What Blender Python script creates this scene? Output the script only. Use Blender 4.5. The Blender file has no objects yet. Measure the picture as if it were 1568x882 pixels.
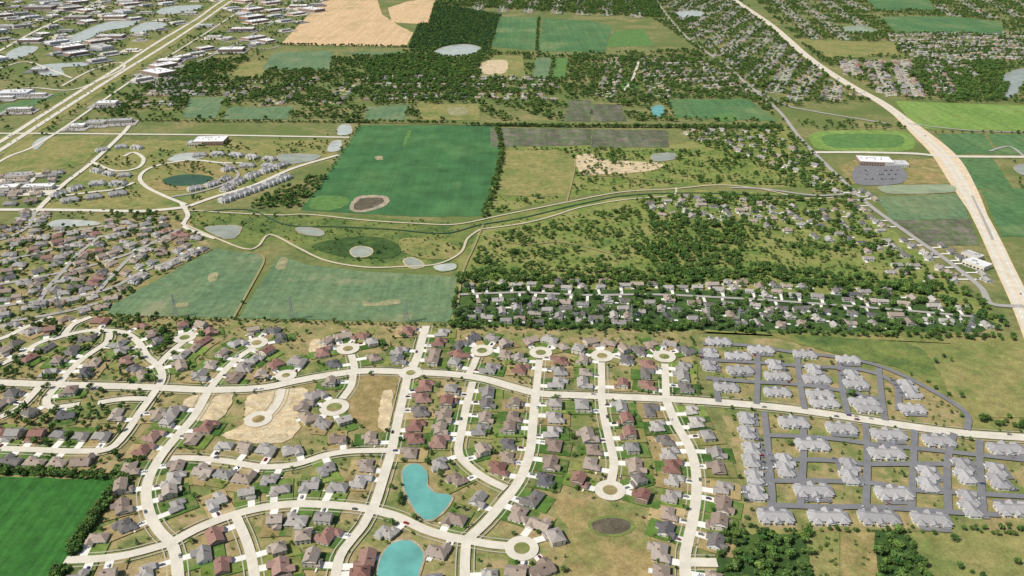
import bpy, math, random
import numpy as np
from mathutils import Vector, Matrix
random.seed(7); RNG=np.random.default_rng(7)
S=bpy.context.scene
# ---------------------------------------------------------------- survey: oblique aerial -> ground metres
H=450.0; F=1230.0; PITCH=math.radians(26)
cp,sp=math.cos(PITCH),math.sin(PITCH)
def P(u,v):
    a=u-784; b=v-441
    t=H/(F*sp+b*cp)
    return (a*t,(F*cp-b*sp)*t)
def PP(l): return [P(*p) for p in l]
# ---------------------------------------------------------------- materials
def lin(c): return tuple(((x/255)/12.92 if x/255<=.04045 else ((x/255+.055)/1.055)**2.4) for x in c)
def newmat(name):
    m=bpy.data.materials.new(name); m.use_nodes=True
    nt=m.node_tree; b=nt.nodes['Principled BSDF']; b.inputs['Roughness'].default_value=.9
    b.inputs['Specular IOR Level'].default_value=.15
    return m,nt,b
def noise(nt,scale,detail=4,rough=.6,vec=None,stretch=None,rot=0):
    g=nt.nodes.new('ShaderNodeNewGeometry'); n=nt.nodes.new('ShaderNodeTexNoise')
    n.inputs['Scale'].default_value=scale; n.inputs['Detail'].default_value=detail; n.inputs['Roughness'].default_value=rough
    mp=nt.nodes.new('ShaderNodeMapping'); nt.links.new(g.outputs['Position'],mp.inputs[0])
    if stretch: mp.inputs['Scale'].default_value=stretch
    mp.inputs['Rotation'].default_value=(0,0,rot)
    nt.links.new(mp.outputs[0],n.inputs['Vector'])
    return n.outputs['Fac']
def ramp(nt,fac,stops):
    r=nt.nodes.new('ShaderNodeValToRGB'); e=r.color_ramp.elements
    while len(e)<len(stops): e.new(.5)
    for i,(p,c) in enumerate(stops):
        e[i].position=p; e[i].color=(*c,1)
    nt.links.new(fac,r.inputs[0]); return r.outputs[0]
def mix(nt,fac,a,b,mode='MIX'):
    m=nt.nodes.new('ShaderNodeMix'); m.data_type='RGBA'; m.blend_type=mode
    for s,val in ((m.inputs[0],fac),(m.inputs[6],a),(m.inputs[7],b)):
        if isinstance(val,(int,float)): s.default_value=val
        elif isinstance(val,tuple): s.default_value=(*val[:3],1)
        else: nt.links.new(val,s)
    return m.outputs[2]
def g3(x): return (x,x,x)
def groundmat(name,cols,s1=.012,s2=.09,speck=.25,rows=None,attr=False,patch=None):
    m,nt,b=newmat(name)
    if attr:
        a=nt.nodes.new('ShaderNodeVertexColor'); a.layer_name='Col'; c=a.outputs[0]
        n=ramp(nt,noise(nt,.12,4),[(.3,g3(.72)),(.7,g3(1.25))]); c=mix(nt,1,c,n,'MULTIPLY')
        c=mix(nt,ramp(nt,noise(nt,.06,3),[(.5,g3(0)),(.68,g3(.7))]),c,(.25,.19,.1))
    else:
        cc=[lin(x) for x in cols]; k=len(cc)
        c=ramp(nt,noise(nt,s1,6,.65),[(.3+.4*i/(max(1,k-1)),cc[i]) for i in range(k)])
        n=ramp(nt,noise(nt,s2,5,.7),[(.3,g3(1-.3)),(.7,g3(1.28))]); c=mix(nt,1,c,n,'MULTIPLY')
    if patch: c=mix(nt,ramp(nt,noise(nt,patch[1],4,.6),[(patch[2],g3(0)),(patch[2]+.08,g3(.8))]),c,lin(patch[0]))
    f=ramp(nt,noise(nt,.6,3,.8),[(.3,g3(1-speck)),(.7,g3(1+speck))]); c=mix(nt,1,c,f,'MULTIPLY')
    if rows:
        r=ramp(nt,noise(nt,1,2,.5,stretch=(rows[0],.004,1),rot=rows[1]),[(.35,g3(1-rows[2])),(.65,g3(1+rows[2]))])
        c=mix(nt,1,c,r,'MULTIPLY')
    nt.links.new(c,b.inputs['Base Color']); return m
M={}
M['ground']=groundmat('ground_grass',[(84,96,56),(108,116,68),(126,124,78),(146,134,92)],patch=((98,112,60),.004,.5))
M['suburb']=groundmat('suburb_grass',[(88,108,56),(118,124,72),(152,136,94),(114,120,68)],s1=.025,patch=((164,144,106),.035,.56))
M['crop']=groundmat('crop_field',[(60,98,60),(68,108,64),(80,114,68)],s1=.006,s2=.02,speck=.08,rows=(.25,.0,.06),patch=((98,124,74),.007,.64))
M['crop2']=groundmat('soy_field',[(88,114,82),(102,124,88),(120,130,94)],s1=.01,speck=.1,rows=(.2,.1,.08),patch=((142,140,108),.012,.6))
M['cropdeep']=groundmat('corn_field',[(46,94,40),(56,104,44),(64,112,48)],s1=.008,speck=.14,rows=(.3,.3,.12),patch=((106,140,62),.02,.72))
M['cropedge']=groundmat('weedy_crop',[(78,114,62),(94,126,68),(84,118,66)],s1=.02,speck=.12)
M['lime']=groundmat('hay_field',[(100,130,64),(118,144,72),(132,146,84)],s1=.006,speck=.1,rows=(.12,1.5,.1))
M['midgreen']=groundmat('green_field',[(68,104,68),(84,116,72),(104,124,80)],s1=.006,speck=.12,rows=(.1,.0,.1),patch=((112,128,84),.005,.56))
M['wheat']=groundmat('wheat_field',[(192,162,122),(202,172,132),(182,158,116)],s1=.006,speck=.08,rows=(.1,.8,.07),patch=((160,146,106),.005,.6))
M['dry']=groundmat('dry_meadow',[(136,122,78),(156,136,92),(124,122,72),(164,146,104)],s1=.018)
M['meadow']=groundmat('meadow',[(96,114,60),(122,126,72),(142,134,84),(106,118,64)],s1=.014)
M['scrub']=groundmat('scrub_meadow',[(86,108,54),(108,124,62),(132,134,76),(98,116,58)],s1=.02,patch=((142,138,86),.02,.56))
M['wet']=groundmat('wetland_grass',[(64,92,48),(88,106,56),(114,124,66),(74,100,52)],s1=.018,patch=((138,130,78),.018,.58))
M['dirt']=groundmat('bare_dirt',[(208,192,162),(188,168,130),(220,208,182)],s1=.04,patch=((152,136,94),.04,.57))
M['fadedirt']=groundmat('thin_crop_soil',[(154,148,112),(136,136,98),(168,156,124)],s1=.06)
M['browndirt']=groundmat('brown_dirt',[(158,134,94),(136,122,78),(174,150,108)],s1=.04)
M['garden']=groundmat('garden_plots',[(78,92,66),(104,94,88),(86,104,64),(118,106,98),(70,86,58)],s1=.05,rows=(.05,.0,.2),patch=((124,114,102),.03,.55))
M['gravel']=groundmat('gravel',[(172,156,130),(154,142,120),(188,176,152)],s1=.05)
M['mulch']=groundmat('pond_bed',[(106,94,80),(88,82,66),(120,108,92)],s1=.05)
M['lot']=groundmat('lot_lawn',None,attr=True,speck=.22)
M['forest']=groundmat('forest_floor',[(50,74,38),(64,86,44),(80,102,50)],s1=.03)
def hardmat(name,col,var=.12,s=.08,rough=.85):
    m,nt,b=newmat(name); c=lin(col)
    n=ramp(nt,noise(nt,s,5,.65),[(.3,g3(1-var)),(.7,g3(1+var*.7))]); o=mix(nt,1,c,n,'MULTIPLY')
    n=ramp(nt,noise(nt,1.2,2,.6),[(.3,g3(1-var*.6)),(.7,g3(1+var*.5))]); o=mix(nt,1,o,n,'MULTIPLY')
    nt.links.new(o,b.inputs['Base Color']); b.inputs['Roughness'].default_value=rough; return m
M['conc']=hardmat('road_concrete',(206,198,180)); M['drive']=hardmat('driveway_concrete',(224,219,208),.14)
M['walk']=hardmat('sidewalk_concrete',(172,168,144)); M['asph']=hardmat('asphalt',(122,121,121),.15)
M['asphalt_old']=hardmat('asphalt_old',(162,157,148),.12); M['path']=hardmat('path_gravel',(192,180,152),.12); M['dirtpath']=hardmat('dirt_path',(150,140,98),.18)
M['paint']=hardmat('road_paint',(235,235,228),.05); M['sandroad']=hardmat('sand_shoulder',(212,192,160),.18)
def objmat(name,cols,rough=.8,var=.18,ns=.5):
    m,nt,b=newmat(name); oi=nt.nodes.new('ShaderNodeObjectInfo')
    k=len(cols); c=ramp(nt,oi.outputs['Random'],[(i/max(1,k-1),cols[i]) for i in range(k)]) if k>1 else None
    n=ramp(nt,noise(nt,ns,4,.7),[(.3,g3(1-var)),(.7,g3(1+var))])
    o=mix(nt,1,c if c is not None else tuple(cols[0]),n,'MULTIPLY')
    nt.links.new(o,b.inputs['Base Color']); b.inputs['Roughness'].default_value=rough; return m
def L(*a): return [lin(x) for x in a]
ROOF={'grey':objmat('roof_shingle_grey',L((140,136,130),(164,159,152),(150,142,134),(126,124,121),(172,166,156))),
 'brown':objmat('roof_shingle_brown',L((146,131,116),(162,147,132),(132,116,104),(164,153,140))),
 'red':objmat('roof_shingle_red',L((134,98,88),(144,112,100),(126,92,82),(152,124,112))),
 'dark':objmat('roof_shingle_dark',L((98,96,94),(116,110,104),(88,88,91))),
 'condo':objmat('roof_shingle_light',L((154,151,148),(166,163,160),(146,143,142)),var=.12)}
WALL={'tan':objmat('siding_tan',L((200,190,168),(216,208,190),(186,174,154)),var=.08),
 'white':objmat('siding_white',L((226,224,216),(206,206,204),(216,208,192)),var=.06),
 'brick':objmat('brick_wall',L((160,126,108),(150,126,110)),var=.15)}
M['trim']=hardmat('white_trim',(208,206,200),.05); M['glass'],nt,b=newmat('window_glass')
b.inputs['Base Color'].default_value=(.03,.04,.05,1); b.inputs['Roughness'].default_value=.15; b.inputs['Specular IOR Level'].default_value=.5
M['door']=hardmat('door_paint',(90,60,50)); M['flatroof']=objmat('flat_roof_membrane',L((226,224,218),(190,188,184),(234,234,230),(166,164,162),(210,202,190)),var=.08,ns=.1)
M['whiteroof']=hardmat('white_membrane_roof',(228,226,220),.06)
M['metal']=hardmat('galvanised_steel',(150,152,154)); M['tyre']=hardmat('tyre_rubber',(30,30,30))
M['brickch']=hardmat('chimney_brick',(140,100,86))
CARP=objmat('car_paint',L((225,225,225),(30,32,36),(150,152,156),(130,24,24),(40,60,110),(236,236,236),(90,90,94),(190,184,170)),rough=.35,var=.02)
REDP=objmat('red_car_paint',L((170,20,22),),rough=.35,var=.02)
def leafmat(name,cols):
    m,nt,b=newmat(name); oi=nt.nodes.new('ShaderNodeObjectInfo'); k=len(cols)
    c=ramp(nt,oi.outputs['Random'],[(i/(k-1),cols[i]) for i in range(k)])
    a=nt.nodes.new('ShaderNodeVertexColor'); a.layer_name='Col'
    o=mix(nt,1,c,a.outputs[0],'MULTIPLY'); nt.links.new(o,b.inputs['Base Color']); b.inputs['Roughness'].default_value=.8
    return m
M['leaf']=leafmat('foliage',L((64,94,46),(86,112,54),(56,84,44),(104,126,62),(70,98,48),(94,112,62)))
M['leafd']=leafmat('foliage_dark',L((58,88,56),(70,98,60),(62,92,58)))
M['bark']=hardmat('bark',(84,70,56))
def watermat(name,col,rough=.25,spec=.2):
    m,nt,b=newmat(name); n=ramp(nt,noise(nt,.04,3),[(.3,tuple(x*.8 for x in lin(col))),(.7,tuple(x*1.2 for x in lin(col)))])
    nt.links.new(n,b.inputs['Base Color']); b.inputs['Roughness'].default_value=rough; b.inputs['Specular IOR Level'].default_value=spec
    bp=nt.nodes.new('ShaderNodeBump'); bp.inputs['Strength'].default_value=.3; nt.links.new(noise(nt,.8,3),bp.inputs['Height']); nt.links.new(bp.outputs[0],b.inputs['Normal'])
    return m
M['wturq']=watermat('water_turquoise',(100,160,150)); M['wgrey']=watermat('water_grey',(146,150,134)); M['wgreen']=watermat('water_algae',(52,80,50)); M['wpale']=watermat('water_pale',(176,180,168))
M['wolive']=watermat('water_olive',(142,152,114))
# ---------------------------------------------------------------- grid mask
GX0,GY0,GC=-3400.0,100.0,2.2; GW,GH=3100,2200
G=np.zeros((GH,GW),np.uint8)   #1 road 2 water 4 building 8 field(no trees)
def stamp(x,y,r,bit):
    i0=int((x-r-GX0)/GC); i1=int((x+r-GX0)/GC)+1; j0=int((y-r-GY0)/GC); j1=int((y+r-GY0)/GC)+1
    if i1<=0 or j1<=0 or i0>=GW or j0>=GH: return
    G[max(0,j0):min(GH,j1),max(0,i0):min(GW,i1)]|=bit
def look(x,y):
    i=int((x-GX0)/GC); j=int((y-GY0)/GC)
    return int(G[j,i]) if 0<=i<GW and 0<=j<GH else 0
def lookr(x,y,r):
    i0=max(0,int((x-r-GX0)/GC)); i1=max(0,int((x+r-GX0)/GC)+1); j0=max(0,int((y-r-GY0)/GC)); j1=max(0,int((y+r-GY0)/GC)+1)
    a=G[j0:j1,i0:i1]
    return int(np.bitwise_or.reduce(a,axis=None)) if a.size else 0
def pip(px,py,poly):
    ins=np.zeros(px.shape,bool); n=len(poly)
    for k in range(n):
        x1,y1=poly[k]; x2,y2=poly[(k+1)%n]
        if y1==y2: continue
        c=((y1>py)!=(y2>py)); ins^=c&(px<(x2-x1)*(py-y1)/(y2-y1)+x1)
    return ins
def maskpoly(poly,bit):
    xs=[p[0] for p in poly]; ys=[p[1] for p in poly]
    i0=max(0,int((min(xs)-GX0)/GC)); i1=min(GW,int((max(xs)-GX0)/GC)+2); j0=max(0,int((min(ys)-GY0)/GC)); j1=min(GH,int((max(ys)-GY0)/GC)+2)
    if i1<=i0 or j1<=j0: return
    X,Y=np.meshgrid(GX0+(np.arange(i0,i1)+.5)*GC,GY0+(np.arange(j0,j1)+.5)*GC)
    G[j0:j1,i0:i1][pip(X,Y,poly)]|=bit
# ---------------------------------------------------------------- geometry helpers
def link(o): S.collection.objects.link(o); return o
def meshobj(name,verts,faces,mats,midx=None,cols=None):
    me=bpy.data.meshes.new(name); me.from_pydata(verts,[],faces)
    for m in mats: me.materials.append(m)
    if midx is not None: me.polygons.foreach_set('material_index',midx)
    if cols is not None:
        ca=me.color_attributes.new('Col','FLOAT_COLOR','CORNER'); arr=[]
        for f,c in zip(faces,cols): arr+= [c[0],c[1],c[2],1.0]*len(f)
        ca.data.foreach_set('color',arr)
    me.update(); return me
def crom(pts,step=6,closed=False):
    n=len(pts); out=[]
    rng=range(n) if closed else range(n-1)
    for i in rng:
        if closed: p0,p1,p2,p3=[pts[(i+k-1)%n] for k in range(4)]
        else: p0=pts[max(0,i-1)];p1=pts[i];p2=pts[i+1];p3=pts[min(n-1,i+2)]
        d=math.dist(p1,p2); k=max(1,int(d/step))
        for s in range(k):
            t=s/k
            out.append(tuple(.5*((2*p1[a])+(-p0[a]+p2[a])*t+(2*p0[a]-5*p1[a]+4*p2[a]-p3[a])*t*t+(-p0[a]+3*p1[a]-3*p2[a]+p3[a])*t**3) for a in (0,1)))
    if not closed: out.append(tuple(pts[-1]))
    return out
def rough_edge(poly,step,amp):
    out=[]; n=len(poly)
    for i in range(n):
        a=poly[i]; b=poly[(i+1)%n]; k=max(1,int(math.dist(a,b)/step))
        for s in range(k):
            t=s/k; out.append((a[0]+(b[0]-a[0])*t+random.uniform(-amp,amp),a[1]+(b[1]-a[1])*t+random.uniform(-amp,amp)))
    return out
zc={'area':.03,'field':.3,'patch':.6}
def sheet(name,poly,mat,layer='field',bit=8,amp=1.2,smooth=False,z=None,img=True):
    w=PP(poly) if img else poly
    if smooth: w=crom(w,5,True)
    if bit: maskpoly(w,bit)
    w=rough_edge(w,12 if not smooth else 5,amp)
    if z is None: zc[layer]+=.006 if layer!='patch' else .004; z=zc[layer]
    me=meshobj(name,[(x,y,z) for x,y in w],[tuple(range(len(w)))],[M[mat]])
    if me.polygons[0].normal.z<0: me.flip_normals()
    return link(bpy.data.objects.new(name,me))
def pond(poly,mat,shore='gravel',grow=2,img=True):
    w=PP(poly) if img else poly
    w=crom(w,4,True); cx=sum(p[0] for p in w)/len(w); cy=sum(p[1] for p in w)/len(w)
    sh=[(x+(x-cx)/max(1,math.dist((x,y),(cx,cy)))*grow,y+(y-cy)/max(1,math.dist((x,y),(cx,cy)))*grow) for x,y in w]
    sheet('pond_shore',sh,shore,'patch',bit=2,amp=.5,img=False)
    sheet('pond_water',w,mat,'patch',bit=2,amp=.2,img=False)
RZ=[1.0]
def ribbon(name,w,width,mat,z,off=0,skirt=.12,dash=None,taper=None):
    vs=[];fs=[]; n=len(w)
    for i,(x,y) in enumerate(w):
        a=w[max(0,i-1)]; b=w[min(n-1,i+1)]; dx,dy=b[0]-a[0],b[1]-a[1]; l=math.hypot(dx,dy) or 1
        nx,ny=-dy/l,dx/l; W_=width if taper is None else width*math.sin(math.pi*min(1,max(0,(i+.3)/(n-.4))))**.6+2
        l_=(x+nx*(off+W_/2),y+ny*(off+W_/2)); r_=(x+nx*(off-W_/2),y+ny*(off-W_/2))
        vs+=[(*l_,z-skirt),(*l_,z),(*r_,z),(*r_,z-skirt)]
    for i in range(n-1):
        if dash and i%dash: continue
        a=4*i; fs.append((a+1,a+2,a+6,a+5))
        if skirt: fs+= [(a,a+1,a+5,a+4),(a+2,a+3,a+7,a+6)]
    return meshobj(name,vs,fs,[M[mat]])
def road(pts,width=8,mat='conc',walk=False,name='road',img=True,step=6,mark=None):
    w=crom(PP(pts) if img else pts,step)
    RZ[0]+=.003; z=RZ[0]
    link(bpy.data.objects.new(name,ribbon(name,w,width,mat,z)))
    for x,y in w: stamp(x,y,width/2+.5,1)
    if walk:
        for s in (1,-1):
            link(bpy.data.objects.new('sidewalk',ribbon('sidewalk',w,1.0,'walk',.94+.001*(len(roads)%20),off=s*(width/2+3),skirt=.08)))
    if mark:
        for o_ in mark: link(bpy.data.objects.new('lane_marking',ribbon('lane_marking',w,.35,'paint',z+.35,off=o_,skirt=0,dash=2 if abs(o_)<width/2-1.2 else None)))
    roads.append((w,width)); return w
roads=[]
# ---------------------------------------------------------------- building meshes
class MB:
    def __init__(s): s.v=[];s.f=[];s.m=[]
    def face(s,pts,m): a=len(s.v); s.v+=pts; s.f.append(tuple(range(a,a+len(pts)))); s.m.append(m)
    def box(s,x0,x1,y0,y1,z0,z1,m,top=None,bottom=False):
        p=[(x0,y0),(x1,y0),(x1,y1),(x0,y1)]
        for i in range(4):
            a,b=p[i],p[(i+1)%4]; s.face([(*a,z0),(*b,z0),(*b,z1),(*a,z1)],m)
        s.face([(*q,z1) for q in p],m if top is None else top)
        if bottom: s.face([(*q,z0) for q in p[::-1]],m)
    def roof(s,x0,x1,y0,y1,z,slope,m,hip=True,wall=None,ov=.5,axis=None):
        X0,X1,Y0,Y1=x0-ov,x1+ov,y0-ov,y1+ov; w,d=X1-X0,Y1-Y0
        if axis is None: axis='x' if w>=d else 'y'
        zz=z-.12
        if axis=='x':
            h=slope*d/2; ins=d/2*.95 if hip else 0; ins=min(ins,w/2-.05); yc=(Y0+Y1)/2
            a,b=(X0+ins,yc,zz+h),(X1-ins,yc,zz+h); c=[(X0,Y0,zz),(X1,Y0,zz),(X1,Y1,zz),(X0,Y1,zz)]
            s.face([c[0],c[1],b,a],m); s.face([c[2],c[3],a,b],m)
            if hip: s.face([c[1],c[2],b],m); s.face([c[3],c[0],a],m)
            else:
                hw=slope*(y1-y0)/2+slope*ov-.12
                s.face([(x1-.02,y0,z-.01),(x1-.02,y1,z-.01),(x1-.02,yc,z+hw-.2)],wall); s.face([(x0+.02,y1,z-.01),(x0+.02,y0,z-.01),(x0+.02,yc,z+hw-.2)],wall)
        else:
            h=slope*w/2; ins=w/2*.95 if hip else 0; ins=min(ins,d/2-.05); xc=(X0+X1)/2
            a,b=(xc,Y0+ins,zz+h),(xc,Y1-ins,zz+h); c=[(X0,Y0,zz),(X1,Y0,zz),(X1,Y1,zz),(X0,Y1,zz)]
            s.face([c[1],c[2],b,a],m); s.face([c[3],c[0],a,b],m)
            if hip: s.face([c[0],c[1],a],m); s.face([c[2],c[3],b],m)
            else:
                hw=slope*(x1-x0)/2+slope*ov-.12
                s.face([(x0,y0+.02,z-.01),(x1,y0+.02,z-.01),(xc,y0+.02,z+hw-.2)],wall); s.face([(x1,y1-.02,z-.01),(x0,y1-.02,z-.01),(xc,y1-.02,z+hw-.2)],wall)
        p=[(X0,Y0),(X1,Y0),(X1,Y1),(X0,Y1)]
        for i in range(4):
            q,r=p[i],p[(i+1)%4]; s.face([(*q,zz-.22),(*r,zz-.22),(*r,zz),(*q,zz)],3)
        s.face([(*q,zz-.22) for q in p[::-1]],3)
    def win(s,x,y,z,w,h,side,m=2):
        for k,(ww,hh,mm) in enumerate(((w+.25,h+.25,3),(w,h,m))):
            e=.03+.03*k
            if side=='-y': q=[(x-ww/2,y-e,z-hh/2),(x+ww/2,y-e,z-hh/2),(x+ww/2,y-e,z+hh/2),(x-ww/2,y-e,z+hh/2)]
            elif side=='+y': q=[(x+ww/2,y+e,z-hh/2),(x-ww/2,y+e,z-hh/2),(x-ww/2,y+e,z+hh/2),(x+ww/2,y+e,z+hh/2)]
            elif side=='+x': q=[(x+e,y-ww/2,z-hh/2),(x+e,y+ww/2,z-hh/2),(x+e,y+ww/2,z+hh/2),(x+e,y-ww/2,z+hh/2)]
            else: q=[(x-e,y+ww/2,z-hh/2),(x-e,y-ww/2,z-hh/2),(x-e,y-ww/2,z+hh/2),(x-e,y+ww/2,z+hh/2)]
            s.face(q,mm)
    def mesh(s,name,mats): return meshobj(name,s.v,s.f,mats,s.m)
HM=lambda r,w:[WALL[w],ROOF[r],M['glass'],M['trim'],M['door'],M['brickch']]
def house(r,w,seed,small=False):
    R=random.Random(seed); b=MB(); W=R.uniform(13.5,18); D=R.uniform(9,11.5); two=R.random()<.35; h=5.4 if two else 2.9
    if small: W=R.uniform(11,15); D=R.uniform(7.5,9); two=R.random()<.15; h=5.2 if two else 2.8
    if two: W*=.82
    hip=R.random()<(.6 if not small else .2); sl=R.choice([.42,.5,.6]); f=1 if R.random()<.5 else -1
    x0,x1,y0,y1=-W/2,W/2,-D/2,D/2
    b.box(x0,x1,y0,y1,-.3,h,0); b.roof(x0,x1,y0,y1,h,sl,1,hip,0)
    gw=R.uniform(6.3,7.8); gx0=(x1-gw+.7) if f>0 else (x0-.7); gx1=gx0+gw; gy0=y0-R.uniform(2,4.5)
    if small: gw=4.5; gx0=(x1-gw+.7) if f>0 else x0-.7; gx1=gx0+gw; gy0=y0-R.uniform(1,3)
    b.box(gx0,gx1,gy0,y0-.01,-.3,2.8,0)
    b.roof(gx0,gx1,gy0,y0+gw*.5,2.8,sl,1,hip and R.random()<.6,0,axis='y') if not two else b.roof(gx0,gx1,gy0,y0-.5,2.8,sl*.8,1,True,0,axis='y')
    gc=(gx0+gx1)/2; gd=min(4.9,gw-1.4); b.win(gc,gy0,1.15,gd,2.1,'-y',3)
    for k in (0.7,1.25,1.8): b.face([(gc-gd/2+.1,gy0-.08,k),(gc+gd/2-.1,gy0-.08,k),(gc+gd/2-.1,gy0-.08,k+.05),(gc-gd/2+.1,gy0-.08,k+.05)],0)
    dx=gx0-1.6 if f>0 else gx1+1.6
    b.win(dx,y0,1.05,1.0,2.1,'-y',4)
    for z in [1.6]+([4.2] if two else []):
        for k in (1,2): b.win(dx-f*(2.2*k+ .6) if abs(dx-f*(2.2*k+.6))<W/2-1 else dx-f*2.2,y0,z,1.3,1.3,'-y')
        for k in (-.33,0,.3): b.win(k*W,y1,z,1.6,1.3,'+y')
        for k in (-.25,.25):
            b.win(x0,k*D,z,1.1,1.3,'-x') ; b.win(x1,k*D,z,1.1,1.3,'+x')
    if R.random()<.5 and not small:
        rx=-f*W*.22; b.box(rx-3,rx+3,y1+.01,y1+3.5,-.3,2.8,0); b.roof(rx-3,rx+3,y1-2.8,y1+3.5,2.8,sl,1,hip,0,axis='y')
    else: b.box(-f*W*.2-2.2,-f*W*.2+2.2,y1+.01,y1+3.2,-.3,.35,3)
    b.box(f*1.5,f*1.5+.9,.8,1.7,h,h+sl*D/2+.9,5)
    return b.mesh('house_mesh',HM(r,w)),gc,gy0
PAL={}
sd=1
for st_,combos in {'mix':[('grey','tan'),('grey','white'),('brown','tan'),('brown','brick'),('dark','white'),('grey','tan'),('brown','tan'),('red','tan')],
  'grey':[('grey','tan'),('grey','white'),('brown','tan')],'red':[('red','brick'),('red','tan'),('brown','tan')],'brown':[('brown','tan'),('grey','tan'),('red','brick'),('brown','tan'),('dark','tan')],'old':[('grey','white'),('dark','white'),('grey','white'),('grey','tan'),('brown','tan')]}.items():
    PAL[st_]=[]
    for c in combos:
        for k in range(3): sd+=1; PAL[st_].append(house(*c,sd,st_=='old'))
def condo(seed,Lx,D):
    R=random.Random(seed); b=MB(); h=3.2
    b.box(-Lx/2,Lx/2,-D/2,D/2,-.3,h,0); b.roof(-Lx/2,Lx/2,-D/2,D/2,h,.5,1,True,0)
    n=max(2,int(Lx/10))
    for s in (-1,1):
        for i in range(n):
            x=-Lx/2+Lx*(i+.5)/n; ww=Lx/n*.6; y=s*D/2; e=R.uniform(2.2,4)
            ya,yb=(y-e,y-.01) if s<0 else (y+.01,y+e)
            b.box(x-ww/2,x+ww/2,ya,yb,-.3,2.9,0)
            b.roof(x-ww/2,x+ww/2,min(ya,y-s*D*.3),max(yb,y-s*D*.3),2.9,.6,1,i%2==0,0,axis='y')
            sd_='-y' if s<0 else '+y'; ye=ya if s<0 else yb
            if s<0: b.win(x,ye,1.15,min(4.6,ww-1),2.1,sd_,3)
            else: b.win(x-.8,ye,1.6,1.3,1.3,sd_); b.win(x+1.2,ye,1.1,1,2,sd_,4)
            b.win(x+ww/2+1.2,y,1.6,1.1,1.3,sd_)
    for k in (-.25,.25): b.win(-Lx/2,k*D,1.6,1.3,1.3,'-x'); b.win(Lx/2,k*D,1.6,1.3,1.3,'+x')
    return b.mesh('condo_mesh',HM('condo','white'))
CONDO=[condo(i,[32,30,34,24][i],[12,12,12,12][i]) for i in range(4)]
def commercial(seed,Lx,D,h,roof='flatroof'):
    R=random.Random(seed); b=MB()
    b.box(-Lx/2,Lx/2,-D/2,D/2,-.3,h,0,top=1)
    t=.4
    for (x0,x1,y0,y1) in ((-Lx/2-.05,Lx/2+.05,-D/2-.05,-D/2+t),(-Lx/2-.05,Lx/2+.05,D/2-t,D/2+.05),(-Lx/2-.05,-Lx/2+t,-D/2+t+.01,D/2-t-.01),(Lx/2-t,Lx/2+.05,-D/2+t+.01,D/2-t-.01)): b.box(x0,x1,y0,y1,h+.01,h+.8,3)
    n=int(Lx/5)
    for i in range(n):
        x=-Lx/2+Lx*(i+.5)/n; b.win(x,-D/2,1.8,3,2.2,'-y'); b.win(x,D/2,2,2.4,1.6,'+y')
        if h>6: b.win(x,-D/2,5.2,3,1.6,'-y')
    for i in range(int(D/8)): y=-D/2+D*(i+.5)/int(D/8); b.win(Lx/2,y,2,2.5,1.8,'+x'); b.win(-Lx/2,y,2,2.5,1.8,'-x')
    for i in range(int(Lx*D/300)+1):
        x=R.uniform(-.4,.4)*Lx; y=R.uniform(-.35,.35)*D; b.box(x-1.3,x+1.3,y-1,y+1,h+.02,h+1.3,5)
    return b.mesh('commercial_mesh',[WALL[R.choice(['tan','white','brick','tan'])],M[roof],M['glass'],M['trim'],M['door'],M['metal']])
CDIM=[(60,35,8),(40,24,6),(90,50,9),(30,20,6),(50,18,7),(24,16,5.5),(62,40,8)]
COMM=[commercial(i,*d,'whiteroof' if i==6 else 'flatroof') for i,d in enumerate(CDIM)]
def carmesh(name,paint):
    b=MB()
    def prof(pts,w0,w1,m):
        n=len(pts)
        for i in range(n-1):
            (xa,za),(xb,zb)=pts[i],pts[i+1]
            wa=w0 if za<.95 else w1; wb=w0 if zb<.95 else w1
            mm=m[i]; b.face([(xa,-wa,za),(xb,-wb,zb),(xb,wb,zb),(xa,wa,za)],mm)
    lo=[(-2.25,.35),(-2.3,.75),(-2.15,.92),(-1.55,.94)]
    up=[(-1.55,.94),(-1.05,1.42),(.35,1.45),(1.05,.94)]
    hd=[(1.05,.94),(2.1,.85),(2.28,.62),(2.25,.35)]
    prof(lo,.88,.7,[0]*3); prof(up,.88,.7,[1,0,1]); prof(hd,.88,.7,[0]*3)
    for s in (-1,1):
        b.face([(x,s*.88,z) for x,z in [(-2.25,.35),(-2.3,.75),(-2.15,.92),(-1.55,.94),(1.05,.94),(2.1,.85),(2.28,.62),(2.25,.35)]][::s],0)
        b.face([(-1.55,s*.88,.94),(1.05,s*.88,.94),(.35,s*.7,1.45),(-1.05,s*.7,1.42)][::s],1)
        for x in (-1.4,1.4):
            n=10; c=[(x+.34*math.cos(t*2*math.pi/n),.34+.34*math.sin(t*2*math.pi/n)) for t in range(n)]
            b.face([(px,s*.92,pz) for px,pz in c],2)
            for k in range(n):
                p,q=c[k],c[(k+1)%n]; b.face([(p[0],s*.92,p[1]),(q[0],s*.92,q[1]),(q[0],s*.68,q[1]),(p[0],s*.68,p[1])],2)
    return b.mesh(name,[paint,M['glass'],M['tyre']])
CAR=carmesh('car_mesh',CARP); CARR=carmesh('red_car_mesh',REDP)
def put(name,me,x,y,z=0,rot=0,sc=1):
    o=bpy.data.objects.new(name,me); o.location=(x,y,z); o.rotation_euler=(0,0,rot)
    if sc!=1: o.scale=(sc,sc,sc) if not isinstance(sc,tuple) else sc
    S.collection.objects.link(o); return o
DV,DF=[],[]; LV,LF,LC=[],[],[]
LOTC=L((92,120,54),(112,132,62),(78,108,48),(132,132,76),(156,138,94),(164,144,102),(122,128,68),(84,112,50),(146,130,86),(100,122,58),(68,98,42))
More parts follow.
